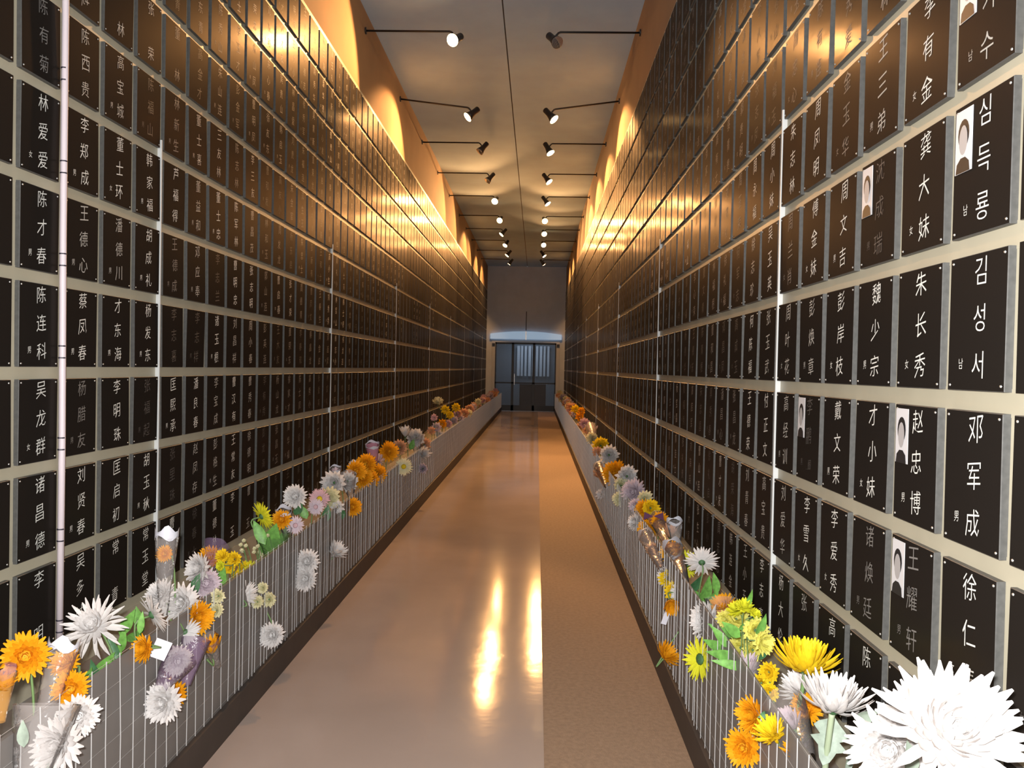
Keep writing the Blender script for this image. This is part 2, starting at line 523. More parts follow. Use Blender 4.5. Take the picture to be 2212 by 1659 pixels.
def build_wall(side):
    left = side == 'L'
    back = LB if left else RB
    sg = 1 if left else -1                       # out of the wall, along x
    face = back + sg * T
    first_edge = 2.76 if left else 1.672        # far edge of a plaque of column 0
    # wall body with the plaster above the racks
    b = MB()
    b.box((min(back, back - sg * .2), BACK, 0), (max(back, back - sg * .2), END, CEIL))
    wall = struct('wall_left' if left else 'wall_right',
                  ('left' if left else 'right') + ' wall of black name plaques on a cream metal rack, plaster above', b, M['plaster'])
    y0, y1 = first_edge - COLP * (2 if left else 1) - GAPV, END - .02
    # rails and posts of the rack
    for k in range(12):
        z = Z0 + k * ROW
        b = MB(); b.box((min(back, back + sg * .002), y0, z - .03), (max(back, back + sg * .002), y1, z + .03))
        b.obj('rail', M['cream'], wall)
    b = MB(); b.box((min(back, back + sg * .001), -.028, Z0 - .02), (max(back, back + sg * .001), .028, Z1 + .02))
    post = b.mesh('post', M['cream'])
    ncol = int((y1 - first_edge) / COLP)
    for k in range(-2 if left else -1, ncol + 1):
        o = link('post', post, wall)
        o.location = (0, first_edge + k * COLP + GAPV / 2, 0)
    # bright cover strips where two rack bays meet, every twelve columns
    b = MB(); b.box((min(back, back + sg * (T + .004)), -.004, Z0 + .02), (max(back, back + sg * (T + .004)), .004, 2.62))
    strip = b.mesh('joint_strip', M['white_strip'])
    for k in range(4 if left else 6, ncol, 12):
        o = link('joint_strip', strip, wall)
        o.location = (0, first_edge + k * COLP + .010, 0)
    # skirt panel under the lowest row
    b = MB(); b.box((min(back, back + sg * .006), BACK, .05), (max(back, back + sg * .006), END, Z0 - .03))
    b.obj('lower_panel', M['cream'], wall)
    # plaques
    if left:
        basis = Matrix(((0, 0, 1), (1, 0, 0), (0, 1, 0)))
    else:
        basis = Matrix(((0, 0, -1), (-1, 0, 0), (0, 1, 0)))
    cells = []
    for c in range(-1, ncol):
        for r in range(11):
            yc = first_edge + c * COLP - PW / 2
            zc = Z0 + r * ROW + ROW / 2
            p = Vector((face, yc, zc))
            x, y, d = proj(p)
            inside = -60 < x < W_PX + 60 and -150 < y < H_PX + 120 and d > .3
            cells.append(((PW / d ** 2 / d if inside else 0), c, r, p, inside))
    cells.sort(key=lambda t: -t[0])
    names = {c + 1: v for c, v in (NAMES_L if left else NAMES_R).items()}
    rest, rest_txt = MB(), [MB(), MB(), MB()]
    corners = [(sx * (PW / 2 - .012), sy * (PH / 2 - .012)) for sx in (-1, 1) for sy in (-1, 1)]
    for i, (area, c, r, p, inside) in enumerate(cells):
        tilt = Matrix.Rotation(random.gauss(0, .006), 3, 'X') @ Matrix.Rotation(random.gauss(0, .006), 3, 'Y')
        mx = Matrix.Translation(p) @ (basis @ tilt).to_4x4()
        nm = names.get(c, {}).get(r)
        mark = ''
        if nm:
            if nm[-1] in '男女남' and len(nm) > 2:
                nm, mark = nm[:-1], nm[-1]
        else:
            nm = random.choice(FAM) + random.choice(GIV) + random.choice(GIV)
            mark = random.choice(['', '男', '女'])
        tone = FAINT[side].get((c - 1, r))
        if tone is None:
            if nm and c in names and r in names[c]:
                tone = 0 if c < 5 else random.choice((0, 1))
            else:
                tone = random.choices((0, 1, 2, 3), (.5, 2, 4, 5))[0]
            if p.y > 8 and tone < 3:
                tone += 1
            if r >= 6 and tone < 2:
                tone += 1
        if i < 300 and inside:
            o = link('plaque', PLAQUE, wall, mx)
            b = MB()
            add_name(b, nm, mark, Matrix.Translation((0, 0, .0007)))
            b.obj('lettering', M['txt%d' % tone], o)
            if (c - 1, r) in PHOTO[side]:
                o['label'] = 'black plaque with a small portrait photo in its corner'
                q = link('portrait_photo', PORTRAIT, o)
                q.location = (-.073, PH / 2 - .083, .0004)
            if i < (90 if not left else 40):
                for sx, sy in corners:
                    q = link('screw', SCREW, o)
                    q.location = (sx, sy, 0)
        else:
            vs = [(x, y, z) for z in (-T, 0) for y in (-PH / 2, PH / 2) for x in (-PW / 2, PW / 2)]
            rest.cur = 0
            base = [tuple(mx @ Vector(v)) for v in vs]
            rest.add(base, [(4, 5, 7, 6)])
            rest.cur = 1
            rest.add(base, [(0, 1, 5, 4), (2, 6, 7, 3), (0, 4, 6, 2), (1, 3, 7, 5)])
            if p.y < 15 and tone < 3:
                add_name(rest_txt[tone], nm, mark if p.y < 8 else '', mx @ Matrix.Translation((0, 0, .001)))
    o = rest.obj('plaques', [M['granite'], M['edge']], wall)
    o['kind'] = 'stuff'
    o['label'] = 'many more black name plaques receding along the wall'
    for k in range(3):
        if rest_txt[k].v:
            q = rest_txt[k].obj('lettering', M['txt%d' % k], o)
            q['kind'] = 'stuff'
    return wall


build_wall('L')
build_wall('R')
bpy.data.objects.remove(_fo)

# pale pink conduit up the left rack with dark ring clips
cy = 3.034
cond = thing('cable_conduit', (LB + .0335, cy, Z0 - .02), 'pale pink plastic conduit running up between the left plaques', 'conduit')
b = MB(); b.tube([(0, 0, 0), (0.002, .002, .8), (0, 0, 1.6), (.002, 0, 2.4), (0, 0, CEIL - Z0)], .0125, 8)
b.obj('pipe', M['conduit'], cond, True)
for k in range(11):
    for dz in (.055, .10):
        b = MB(); b.tube([(0, 0, k * ROW + .02 + dz), (0, 0, k * ROW + .02 + dz + .005)], .0138, 8)
        b.obj('ring', M['ring'], cond)

# ------------------------------------------------------------------ the end wall with the glass doors
DX0, DX1, DZ = -1.64, 0.80, 2.56
b = MB(); b.box((LB - .2, END, DZ), (RB + .2, END + .2, CEIL))
for x0, x1 in ((LB - .2, DX0), (DX1, RB + .2)):
    b.box((x0, END, 0), (x1, END + .2, DZ + .0001))
we = struct('wall_end', 'pale plaster wall above and around the glass doors', b, M['wall_paint'])
for x0, x1 in ((LB - .2, MID - .004), (MID + .004, RB + .2)):
    for z0, z1 in ((3.512, 4.85), (4.862, CEIL)):
        b = MB(); b.box((x0, END - .012, z0), (x1, END + .2, z1))
        b.obj('wall_panel', M['wall_paint'], we)
b = MB(); b.tube([(MID, END - .028, 2.92), (MID, END - .028, 3.6)], .014, 8)
b.obj('wall_cord', M['seam'], we)

dr = struct('door_1', 'grey metal framed glass double doors at the far end')
dr.location = ((DX0 + DX1) / 2, END, 0)
hw = (DX1 - DX0) / 2
for s in (-1, 1):
    b = MB(); b.box((min(s * hw, s * (hw - .12)), -.03, 0), (max(s * hw, s * (hw - .12)), .12, DZ))
    b.obj('door_jamb', M['frame_grey'], dr)
b = MB(); b.box((-hw, -.02, DZ - .08), (hw, .12, DZ))
b.obj('door_head', M['frame_grey'], dr)
xs = [-hw + .12, -.46, .30, hw - .12]
for i in range(3):
    x0, x1 = xs[i], xs[i + 1]
    lf = MB()
    w = .045
    lf.box((x0, .03, .02), (x0 + w, .07, DZ - .08)); lf.box((x1 - w, .03, .02), (x1, .07, DZ - .08))
    lf.box((x0, .03, .02), (x1, .07, .22)); lf.box((x0, .03, DZ - .14), (x1, .07, DZ - .08)); lf.box((x0, .03, 1.0), (x1, .07, 1.05))
    o = lf.obj('door_leaf', M['black'], dr)
    b = MB(); b.box((x0 + w, .046, .22), (x1 - w, .052, DZ - .14))
    b.obj('pane', M['glass'], o)
    if i == 1:
        b = MB(); b.tube([(x0 + .07, .02, .95), (x0 + .07, -.02, .95), (x0 + .07, -.02, 1.35), (x0 + .07, .02, 1.35)], .012, 6)
        b.obj('door_handle', M['silver'], o)
for s in (-1, 1):
    b = MB(); b.box((s * (hw - .06) - .05, -.07, DZ - .22), (s * (hw - .06) + .05, -.03, DZ - .12))
    b.obj('door_closer', M['black'], dr)

# slightly bowed pale light fitting over the doors
sl = thing('strip_light', ((DX0 + DX1) / 2, END - .04, DZ + .02), 'long pale bluish bowed light fitting above the glass doors', 'light')
b = MB()
N = 14
vs, fs = [], []
for i in range(N + 1):
    t = -1 + 2 * i / N
    x = t * (hw + .06)
    zt = .30 - .10 * t * t
    zb = .02 + .00 * t * t
    for y in (-.10, .015):
        vs += [(x, y, zb), (x, y, zt)]
for i in range(N):
    a, c = i * 4, i * 4 + 4
    fs += [(a, c, c + 1, a + 1), (a + 2, a + 3, c + 3, c + 2), (a + 1, c + 1, c + 3, a + 3), (a, a + 2, c + 2, c)]
fs += [(0, 1, 3, 2), (N * 4, N * 4 + 2, N * 4 + 3, N * 4 + 1)]
b.add(vs, fs)
b.obj('diffuser', M['stripl'], sl)
b = MB(); b.box((-.02, -.115, .0), (.02, -.10, .30))
b.obj('clip', M['silver'], sl)

# the vestibule beyond the doors
VB = END + 3.2
b = MB()
b.box((LB - .2, VB, 0), (RB + .2, VB + .1, 3.0))
b.box((LB - .3, END + .2, 0), (LB - .2, VB, 3.0))
b.box((RB + .2, END + .2, 0), (RB + .3, VB, 3.0))
b.box((LB - .3, END + .2, 3.0), (RB + .3, VB + .1, 3.1))
struct('wall_vestibule', 'dim blue grey vestibule behind the glass doors', b, M['vest'])
cu = thing('curtain', (-.25, VB - .12, 1.25), 'pale hanging curtain strips seen through the glass doors', 'curtain')
for i in range(9):
    x = -.55 + i * .15
    b = MB(); b.box((x, -.02 + .02 * (i % 2), 0), (x + random.uniform(.06, .12), -.012 + .02 * (i % 2), 1.2))
    b.obj('curtain_strip', M['curtain'], cu)
tb = thing('counter', (-.15, END + 1.9, 0), 'dark counter in the vestibule behind the glass doors', 'counter')
b = MB(); b.box((-.55, -.25, .95), (.55, .25, 1.0)); b.obj('counter_top', M['curtain'], tb)
b = MB(); b.box((-.5, -.2, .06), (.5, .2, .95)); b.obj('cabinet', M['wood'], tb)
b = MB(); b.box((-.47, -.17, 0), (.47, .17, .06)); b.obj('plinth', M['black'], tb)
vl = bpy.data.lights.new('vestibule_fill', 'AREA')  # added unseen light that gives the vestibule its bluish tone
vl.size, vl.energy, vl.color = 1.2, 26.0, (0.62, 0.78, 1.0)
o = bpy.data.objects.new('vestibule_fill', vl)
o.location = (-.3, END + 1.9, 2.95)
COL.objects.link(o)

# ------------------------------------------------------------------ troughs, skirtings and wire mesh
ORD = ['nearest', 'second', 'third', 'fourth', 'fifth', 'sixth', 'seventh', 'eighth', 'ninth', 'tenth', 'eleventh', 'twelfth', 'thirteenth']
for side in ('left', 'right'):
    front = FL if side == 'left' else FR
    sg = -1 if side == 'left' else 1               # towards the wall
    lo, hi = sorted((front, front + sg * .03))
    b = MB(); b.box((lo, BACK, 0), (hi, END, .135))
    struct('baseboard_' + side, 'dark brown skirting along the foot of the %s flower trough' % side, b, M['skirt'])
    tr = thing('flower_trough', (front, 0, .135), 'long grey flower trough along the %s plaque wall' % side, 'planter')
    lo, hi = sorted((sg * .022, sg * .034))
    b = MB(); b.box((lo, BACK, 0), (hi, END - .03, .50)); b.obj('front_board', M['board'], tr)
    wall = LB + .006 if side == 'left' else RB - .006
    lo, hi = sorted((sg * .034, wall - front))
    b = MB(); b.box((lo, BACK, .16), (hi, END - .03, .18)); b.obj('trough_floor', M['board'], tr)
    PL = 2.4
    for k in range(12):
        y0 = (.75 if side == 'left' else .55) + k * PL
        y1 = min(y0 + PL - .02, END - .05)
        p = thing('wire_mesh_panel', (front + sg * .008, y0, .15),
                  '%s wire mesh panel along the front of the %s flower trough' % (ORD[k], side), 'mesh panel', 'wire mesh panels')
        n = int((y1 - y0) / .08)
        joined = MB()
        for i in range(n + 1):
            j = random.uniform(-.004, .004)
            b = MB() if k < 3 else joined
            b.tube([(0, i * .08 + j, 0), (0, i * .08 + random.uniform(-.006, .006), .25), (0, i * .08 + random.uniform(-.005, .005), .515)], .0016, 5)
            if k < 3:
                b.obj('vertical_wire', M['wire'], p)
        if k in (1, 2, 3):                         # the panels overlap here, doubling the wires
            for i in range(3, n - 2):
                if i % 2:
                    b = MB() if k < 3 else joined
                    b.tube([(-sg * .004, i * .08 + .032, 0), (-sg * .004, i * .08 + .036, .50)], .0015, 5)
                    if k < 3:
                        b.obj('vertical_wire', M['wire'], p)
        for i in range(7):
            b = MB() if k < 3 else joined
            b.tube([(sg * .003, 0, i * .083 + .01), (sg * .003, y1 - y0, i * .083 + .01)], .0008, 4)
            if k < 3:
                b.obj('horizontal_wire', M['wire_shaded'], p)
        if joined.v:
            o = joined.obj('wires', M['wire'], p)
            o['kind'] = 'stuff'


# ------------------------------------------------------------------ spotlights on wall arms
def spotlight(side, d, direc, lit, idx, droop=0.0, seen=True):
    left = side == 'left'
    wx = LB if left else RB
    sg = 1 if left else -1
    z = 5.01
    ex = -.97 if left else .17
    if seen:
        lab = '%s spotlight on a black arm, %s along the %s wall' % ('lit' if lit else 'unlit', ORD[idx], side)
        t = thing('spotlight', (wx, d, z), lab, 'spotlight', 'ceiling spotlights')
    else:
        t = thing('spotlight', (wx, d, z), 'black arm spotlight high on the %s wall, before those in view' % side, 'spotlight',
                  'spotlights on the %s wall out of view' % side)
    e = Vector((ex - wx, 0, -droop))
    joint = e + Vector((sg * .075, -.01, -.075))
    b = MB(); b.tube([(0, 0, 0), e, e + Vector((sg * .02, 0, -.008)), joint], .0105, 8)
    b.obj('arm', M['black'], t, True)
    b = MB(); b.lathe([(0.0, .012), (.035, .012), (.035, 0), (0.0, 0)], Matrix.Rotation(sg * math.pi / 2, 4, 'Y'), 12)
    b.obj('wall_plate', M['black'], t)
    dv = Vector(direc).normalized()
    q = Vector((0, 0, 1)).rotation_difference(dv).to_matrix().to_4x4()
    mx = Matrix.Translation(joint) @ q
    b = MB()
    b.lathe([(0.001, -.10), (.030, -.10), (.037, -.09), (.037, -.01), (.040, .0), (.046, .035), (.060, .075), (.058, .075), (.044, .036), (.03, .0)], mx, 16)
    b.obj('socket', M['black'], t, True)
    b = MB(); b.lathe([(.034, .005), (.045, .045), (.062, .088), (.0635, .095)], mx, 16)
    bs = b.obj('bulb_shell', M['silver'], t, True)
    b = MB(); b.lathe([(.0635, .095), (.05, .101), (.03, .105), (.0005, .106)], mx, 16)
    b.obj('bulb_face', M['lit'] if lit else M['unlit'], bs, True)
    if lit:
        li = bpy.data.lights.new('spot_glow', 'SPOT')
        li.energy = LAMP_POWER * (1.0 if d < 19 else .62)
        li.color = LAMP_COL
        li.spot_size = math.radians(102)
        li.spot_blend = 0.25
        li.shadow_soft_size = .05
        o = bpy.data.objects.new('spot_glow', li)
        COL.objects.link(o)
        o.matrix_world = Matrix.Translation(Vector((wx, d, z)) + joint + dv * .118) @ Vector((0, 0, -1)).rotation_difference(dv).to_matrix().to_4x4()


LD = [8.38, 10.5, 12.5, 14.45, 16.35, 18.45, 20.2, 22.0, 23.9, 25.8]
LSIDE = [((-.35, -.75, -.5), 1), ((-.68, -.3, -.65), 1), ((-.6, -.2, -.75), 0), ((-.6, -.25, -.75), 0), ((-.2, -.8, -.5), 1),
         ((-.2, -.8, -.5), 1), ((-.6, -.2, -.7), 1), ((-.4, -.5, -.7), 1), ((-.6, -.1, -.75), 1), ((-.55, .24, -.7), 1)]
RSIDE = [((.45, -.6, -.6), 0), ((.6, -.25, -.7), 1), ((.45, -.25, -.8), 1), ((.55, -.25, -.75), 1), ((.55, -.2, -.75), 1),
         ((.15, -.8, -.5), 1), ((.15, -.8, -.5), 1), ((.15, -.8, -.5), 1), ((.55, -.15, -.75), 1), ((.55, .24, -.7), 1)]
for i, d in enumerate(LD):
    spotlight('left', d, LSIDE[i][0], LSIDE[i][1], i, .10 if i == 1 else .0)
    spotlight('right', d, RSIDE[i][0], RSIDE[i][1], i, .11 if i == 1 else .0)
#FLOWERS
# ------------------------------------------------------------------ flowers laid along the troughs
LAYERS = {  # petals, length, start elevation, curl (degrees), width
    'mum': [(22, 1.0, -8, 50, .22), (22, 1.0, 8, 52, .22), (20, .92, 26, 50, .22), (19, .84, 42, 46, .19), (17, .72, 56, 42, .18), (14, .58, 70, 34, .17), (8, .46, 82, 18, .16)],
    'spider': [(13, 1.12, 4, -75, .12), (17, 1.05, 8, 5, .14), (18, .92, 24, 28, .15), (18, .78, 40, 42, .16), (16, .64, 54, 40, .16), (13, .52, 68, 34, .16), (8, .42, 82, 18, .15)],
    'big': [(17, 1.12, -6, 26, .17), (19, 1.08, 6, 44, .19), (19, 1.0, 20, 50, .20), (19, .9, 35, 50, .18), (18, .8, 48, 48, .17), (15, .68, 60, 44, .17), (12, .56, 72, 34, .16), (7, .45, 83, 18, .15)],
    'daisy': [(22, 1.0, 2, 10, .18), (22, .96, 10, 14, .18)],
    'cup': [(20, 1.22, 14, 50, .20), (18, 1.18, 28, 48, .20), (16, 1.1, 42, 40, .20), (14, 1.0, 56, 28, .20), (10, .85, 70, 14, .19)],
    'pom': [(12, .72, -30, 70, .30), (15, .9, 0, 62, .30), (14, .9, 24, 54, .30), (12, .86, 46, 44, .30), (8, .74, 68, 22, .30)],
    'bud': [(12, 1.5, 50, 30, .30), (11, 1.45, 62, 20, .30), (8, 1.35, 74, 8, .28)],
}
LAYERS['far'] = [(9, .8, -15, 70, .34), (10, .9, 15, 60, .34), (7, .8, 50, 40, .34)]


def petal(R, L, e0, curl, w, rows, jit=0.0):
    """one petal in the local x-z plane, growing from the middle outwards"""
    prof = [.30, .72, 1.0, .92, .22] if rows == 5 else [.35, .95, 1.0, .25]
    e = math.radians(e0 + random.uniform(-7, 7) * jit)
    dc = math.radians(curl * (1 + random.uniform(-.3, .3) * jit)) / (rows - 1)
    L *= R * (1 + random.uniform(-.10, .08) * jit)
    tw = random.uniform(-.5, .5) * jit
    x, z = R * .10, 0.0
    vs = []
    for i in range(rows):
        hw = prof[i] * w * R * .5
        cup = hw * .38
        for k in (-1, 0, 1):
            zz = z + (cup * abs(k)) * math.cos(e) + k * hw * tw * .4 * i / rows
            vs.append((x - cup * abs(k) * math.sin(e), k * hw, zz))
        x += math.cos(e) * L / (rows - 1)
        z += math.sin(e) * L / (rows - 1)
        e += dc
    fs = []
    for i in range(rows - 1):
        for k in (0, 1):
            a = i * 3 + k
            fs.append((a, a + 1, a + 4, a + 3))
    return vs, fs


FACE = {'C': (0, .25, 1), 'U': (0, 1, .35), 'UL': (-.55, .8, .4), 'UR': (.55, .8, .4), 'L': (-.85, .15, .5), 'R': (.85, .15, .5),
        'CL': (-.5, .2, .85), 'CR': (.5, .2, .85), 'CU': (0, .6, .8), 'B': (.1, .45, -.9), 'BR': (.6, .35, -.7), 'BL': (-.6, .35, -.7),
        'D': (0, -.8, .4), 'DB': (.1, -.75, -.6), 'UU': (.05, 1, .12), 'CD': (0, -.35, .9)}


def facing(code):
    r, u, c = FACE[code]
    return Vector((r, -c, u)).normalized()


def head(t, P, R, kind, col, fv, single=False, centre=True, calyx=True, origin=Vector((0, 0, 0)), name='petals'):
    """petals, heart and calyx of one bloom, P its middle"""
    q = Vector((0, 0, 1)).rotation_difference(fv).to_matrix().to_4x4() @ Matrix.Rotation(random.uniform(0, 6.28), 4, 'Z')
    lift = {'cup': .45, 'bud': .6, 'pom': .25, 'far': .25, 'mum': .2, 'big': .2}.get(kind, .06) * R
    mx = Matrix.Translation(P - origin - fv * lift) @ q
    joined = MB()
    host = t
    for li, (n, L, e0, curl, w) in enumerate(LAYERS[kind]):
        if single:
            variants = []
            for _ in range(4):
                vs, fs = petal(R, L, e0, curl, w, 5, 1.0)
                vb = MB(); vb.add(vs, fs)
                variants.append(vb.mesh('petal', PET[col], True))
        for k in range(n):
            rot = Matrix.Rotation(2 * math.pi * (k + .5 * (li % 2) + random.uniform(-.22, .22)) / n, 4, 'Z')
            if single:
                link('petal', random.choice(variants), t, mx @ rot)
            else:
                vs, fs = petal(R, L, e0, curl, w, 4 if R < .1 else 5, 1.0)
                m2 = mx @ rot
                joined.add([tuple(m2 @ Vector(v)) for v in vs], fs)
    if joined.v:
        host = joined.obj(name, PET[col], t, True)
    if centre and kind in ('daisy', 'mum', 'big', 'spider'):
        b = MB()
        rr = .30
        h = .10 if kind == 'daisy' else .26
        b.lathe([(.001, (h + .06) * R), (rr * .7 * R, (h + .04) * R), (rr * R, (h - .03) * R), (rr * .5 * R, 0)], mx, 10)
        b.obj('flower_centre', CENT[col] if kind == 'daisy' else PET[col], host, True)
    if calyx and kind != 'far':
        b = MB()
        b.lathe([(.22 * R, .02 * R), (.20 * R, -.05 * R), (.10 * R, -.12 * R), (.04 * R, -.16 * R)], mx, 10)
        b.obj('calyx', M['calyx'], t, True)
    return P - fv * (lift + .14 * R)


def side_of(x):
    return -1 if x < VPX else 1


def stem_path(p, fv, sgn):
    """from the back of the bloom into the trough"""
    front = FL if sgn < 0 else FR
    inx = front + sgn * .09
    p1 = p - fv * .05
    if sgn * (p1.x - front) < .05:
        p2 = Vector((front + sgn * .052, p1.y + .03, max(p1.z - .03, .40)))
        p2.z = min(p2.z, .60) if p1.z < .62 else p2.z
    else:
        p2 = Vector(((p1.x + inx) / 2, p1.y + .02, max(.36, p1.z - .12)))
    p3 = Vector((inx if abs(p2.x) < abs(inx) else p2.x, p2.y + .02, .325))
    return [p, p1, p2, p3]


def smooth_path(pts, n=4):
    out = []
    for i in range(len(pts) - 1):
        a, b_, c, d = pts[max(i - 1, 0)], pts[i], pts[i + 1], pts[min(i + 2, len(pts) - 1)]
        for k in range(n):
            t = k / n
            out.append(.5 * ((2 * b_) + (c - a) * t + (2 * a - 5 * b_ + 4 * c - d) * t * t + (3 * b_ - a - 3 * c + d) * t ** 3))
    out.append(pts[-1])
    return out


def add_leaf(t, o, x, y, ang, lpx, wr, m, a, lobed=False):
    p = at(x, y, a)
    L = lpx / pxm(p)
    c, s = math.cos(math.radians(ang)), math.sin(math.radians(ang))
    ax = Vector((c, random.uniform(-.35, .15), s)).normalized()
    sd = Vector((-s, -.35, c)).normalized()
    nn = ax.cross(sd)
    vs, fs = [], []
    N = 9 if lobed else 6
    for i in range(N + 1):
        q = i / N
        w = L * wr * .5 * math.sin(math.pi * (q ** .75)) if i < N else 0
        if lobed:
            w *= 1 + .38 * math.cos(q * math.pi * 7)
        for k in (-1, 0, 1):
            vs.append(tuple(p - o + ax * (q - .5) * L + sd * w * k + nn * (w * .3 * abs(k) - .12 * L * (q - .5) ** 2)))
    for i in range(N):
        for k in (0, 1):
            j = i * 3 + k
            fs.append((j, j + 1, j + 4, j + 3))
    b = MB(); b.add(vs, fs)
    b.obj('leaf', m, t, True)


def add_sleeve(t, o, bx, by, tx, ty, wpx, m, a, rim=True, a2=None):
    """a tapering film sleeve from its foot to its wavy white rim"""
    p0, p1 = at(bx, by, a), at(tx, ty, a2 if a2 is not None else a)
    r1 = wpx / pxm(p1) / 2
    ax = (p1 - p0)
    H = ax.length
    q = Vector((0, 0, 1)).rotation_difference(ax.normalized()).to_matrix().to_4x4()
    mx = Matrix.Translation(p0 - o) @ q
    n = 20
    vs, fs = [], []
    hs = [0, .35, .7, .9]
    for i, h in enumerate(hs):
        for k in range(n):
            an = 2 * math.pi * k / n
            rr = r1 * (.35 + .65 * min(1, h * 1.15)) * (1 + .06 * math.sin(an * 5 + i * 2))
            vs.append(tuple(mx @ Vector((rr * math.cos(an), rr * math.sin(an), h * H))))
    for i in range(len(hs) - 1):
        for k in range(n):
            k2 = (k + 1) % n
            fs.append((i * n + k, i * n + k2, (i + 1) * n + k2, (i + 1) * n + k))
    b = MB(); b.add(vs, fs)
    so = b.obj('sleeve', m, t, True)
    if rim:
        vs, fs = [], []
        for k in range(n):
            an = 2 * math.pi * k / n
            wv = math.sin(an * 3 + 1)
            for h, rad in ((.90 + .035 * wv, 1.01), (.985 + .04 * math.sin(an * 4), 1.03)):
                rr = r1 * rad
                vs.append(tuple(mx @ Vector((rr * math.cos(an), rr * math.sin(an), h * H))))
        for k in range(n):
            k2 = (k + 1) % n
            fs.append((k * 2, k2 * 2, k2 * 2 + 1, k * 2 + 1))
        b = MB(); b.add(vs, fs)
        b.obj('sleeve_rim', M['rim'], so, True)


NAMEK = {'mum': 'chrysanthemum', 'spider': 'chrysanthemum', 'big': 'chrysanthemum', 'cup': 'chrysanthemum', 'bud': 'chrysanthemum',
         'daisy': 'daisy', 'pom': 'pompon_flower', 'far': 'small_flower'}


def fl(x, y, d, kind, col, face, label, a=None, leaves=(), sl=(), single=False, stem='stem', sr=.0035, group=None):
    s = side_of(x)
    if a is None:
        a = .06
    a = (FL if s < 0 else FR) + s * a             # a: how far behind (+) or in front (-) of the trough's front
    P = at(x, y, a)
    R = d / pxm(P) / 2 * 1.08 * (1.0 if d > 60 else 1.0 + .55 * (60 - d) / 45)
    fv = facing(face)
    base = Vector((P.x, P.y, P.z))
    t = thing(NAMEK[kind], base, label, 'flower', group)
    back = head(t, P, R, kind, col, fv, single, origin=base)
    path = smooth_path(stem_path(back, fv, s))
    b = MB(); b.tube([p - base for p in path], sr, 6)
    b.obj('stem', M[stem], t, True)
    for (lx, ly, an, lp, wr, m, *lo) in leaves:
        add_leaf(t, base, lx, ly, an, lp, wr, M[m], a + (lo[1] if len(lo) > 1 else 0), bool(lo and lo[0]))
    for (bx, by, tx, ty, wp, m, *rm) in sl:
        add_sleeve(t, base, bx, by, tx, ty, wp, M[m], a, rm[0] if rm else True)
    return t


def bunch(name, label, heads, leaves=(), sl=(), a=.06, group=None):
    """several blooms tied together: one thing"""
    s = side_of(heads[0][0])
    a0 = (FL if s < 0 else FR) + s * a
    base = at(heads[0][0], heads[0][1], a0)
    t = thing(name, base, label, 'bouquet', group)
    for (x, y, d, kind, col, face) in heads:
        P = at(x, y, a0 + s * random.uniform(-.02, .03))
        fv = facing(face)
        back = head(t, P, d / pxm(P) / 2 * (1.3 if d > 16 else 1), kind, col, fv, False, centre=d > 20, calyx=d > 30, origin=base, name='bloom')
        path = smooth_path(stem_path(back, fv, s), 3)
        b = MB(); b.tube([p - base for p in path], .0022, 5)
        b.obj('stem', M['stem'], t, True)
    for (lx, ly, an, lp, wr, m, *lo) in leaves:
        add_leaf(t, base, lx, ly, an, lp, wr, M[m], a0 + (lo[1] if len(lo) > 1 else 0), bool(lo and lo[0]))
    for (bx, by, tx, ty, wp, m, *rm) in sl:
        add_sleeve(t, base, bx, by, tx, ty, wp, M[m], a0, rm[0] if rm else True)
    return t


# ---- left trough, near to far
fl(202, 1352, 112, 'spider', 'white', 'CU', 'large white chrysanthemum with drooping curled outer petals beside the left plaques', .16, single=True,
   leaves=[(225, 1437, 50, 78, .34, 'leaf'), (252, 1428, 72, 70, .32, 'leaf'), (205, 1450, 100, 62, .3, 'leaf_dark'), (190, 1462, 60, 60, .3, 'leaf'),
           (275, 1345, 60, 70, .36, 'leaf'), (292, 1372, 35, 70, .3, 'leaf'), (265, 1382, 80, 60, .3, 'leaf'), (300, 1335, 100, 55, .4, 'leaf'),
           (245, 1400, 120, 60, .3, 'leaf_dark')])
fl(54, 1418, 92, 'mum', 'orange', 'CR', 'big orange chrysanthemum low at the left edge, under a post', .07)
fl(138, 1430, 58, 'mum', 'orange', 'CU', 'orange chrysanthemum inside a clear sleeve with a white scalloped rim, bottom left', .05,
   sl=[(72, 1640, 140, 1382, 62, 'cello')])
fl(152, 1489, 72, 'mum', 'orange', 'CR', 'orange chrysanthemum just above the pair of big white blooms, bottom left', .01)
fl(168, 1548, 84, 'mum', 'white', 'CR', 'big white chrysanthemum pressed on the mesh below the orange blooms, bottom left', -.03)
fl(118, 1612, 108, 'mum', 'white', 'C', 'biggest white chrysanthemum in the bottom left corner, in milky film', -.03,
   leaves=[(50, 1585, 95, 60, .4, 'leaf_grey'), (108, 1655, 60, 40, .4, 'leaf_grey')], sl=[(60, 1720, 105, 1500, 130, 'cello', False)])
fl(6, 1478, 40, 'bud', 'orange', 'UR', 'orange bloom in a purple striped wrap cut by the left edge', .03, sl=[(2, 1560, 10, 1440, 48, 'cello_orange', False), (2, 1440, 14, 1452, 44, 'cello_purple', False)])
fl(308, 1402, 52, 'mum', 'orange', 'CL', 'orange chrysanthemum tipped against the mesh beside a white paper tag', .0)
fl(330, 1327, 78, 'daisy', 'white', 'BR', 'white daisy turned away, showing its dark green base, over the left mesh', .05, leaves=[(305, 1345, 85, 50, .3, 'leaf')])
fl(345, 1283, 58, 'mum', 'white', 'CU', 'white chrysanthemum right under the tall clear sleeve', .12)
fl(388, 1303, 80, 'mum', 'white', 'C', 'large white chrysanthemum between the turned daisy and an orange one', .08)
fl(400, 1366, 58, 'daisy', 'white', 'DB', 'white daisy hanging upside down beside the orange bloom on the left mesh', .02)
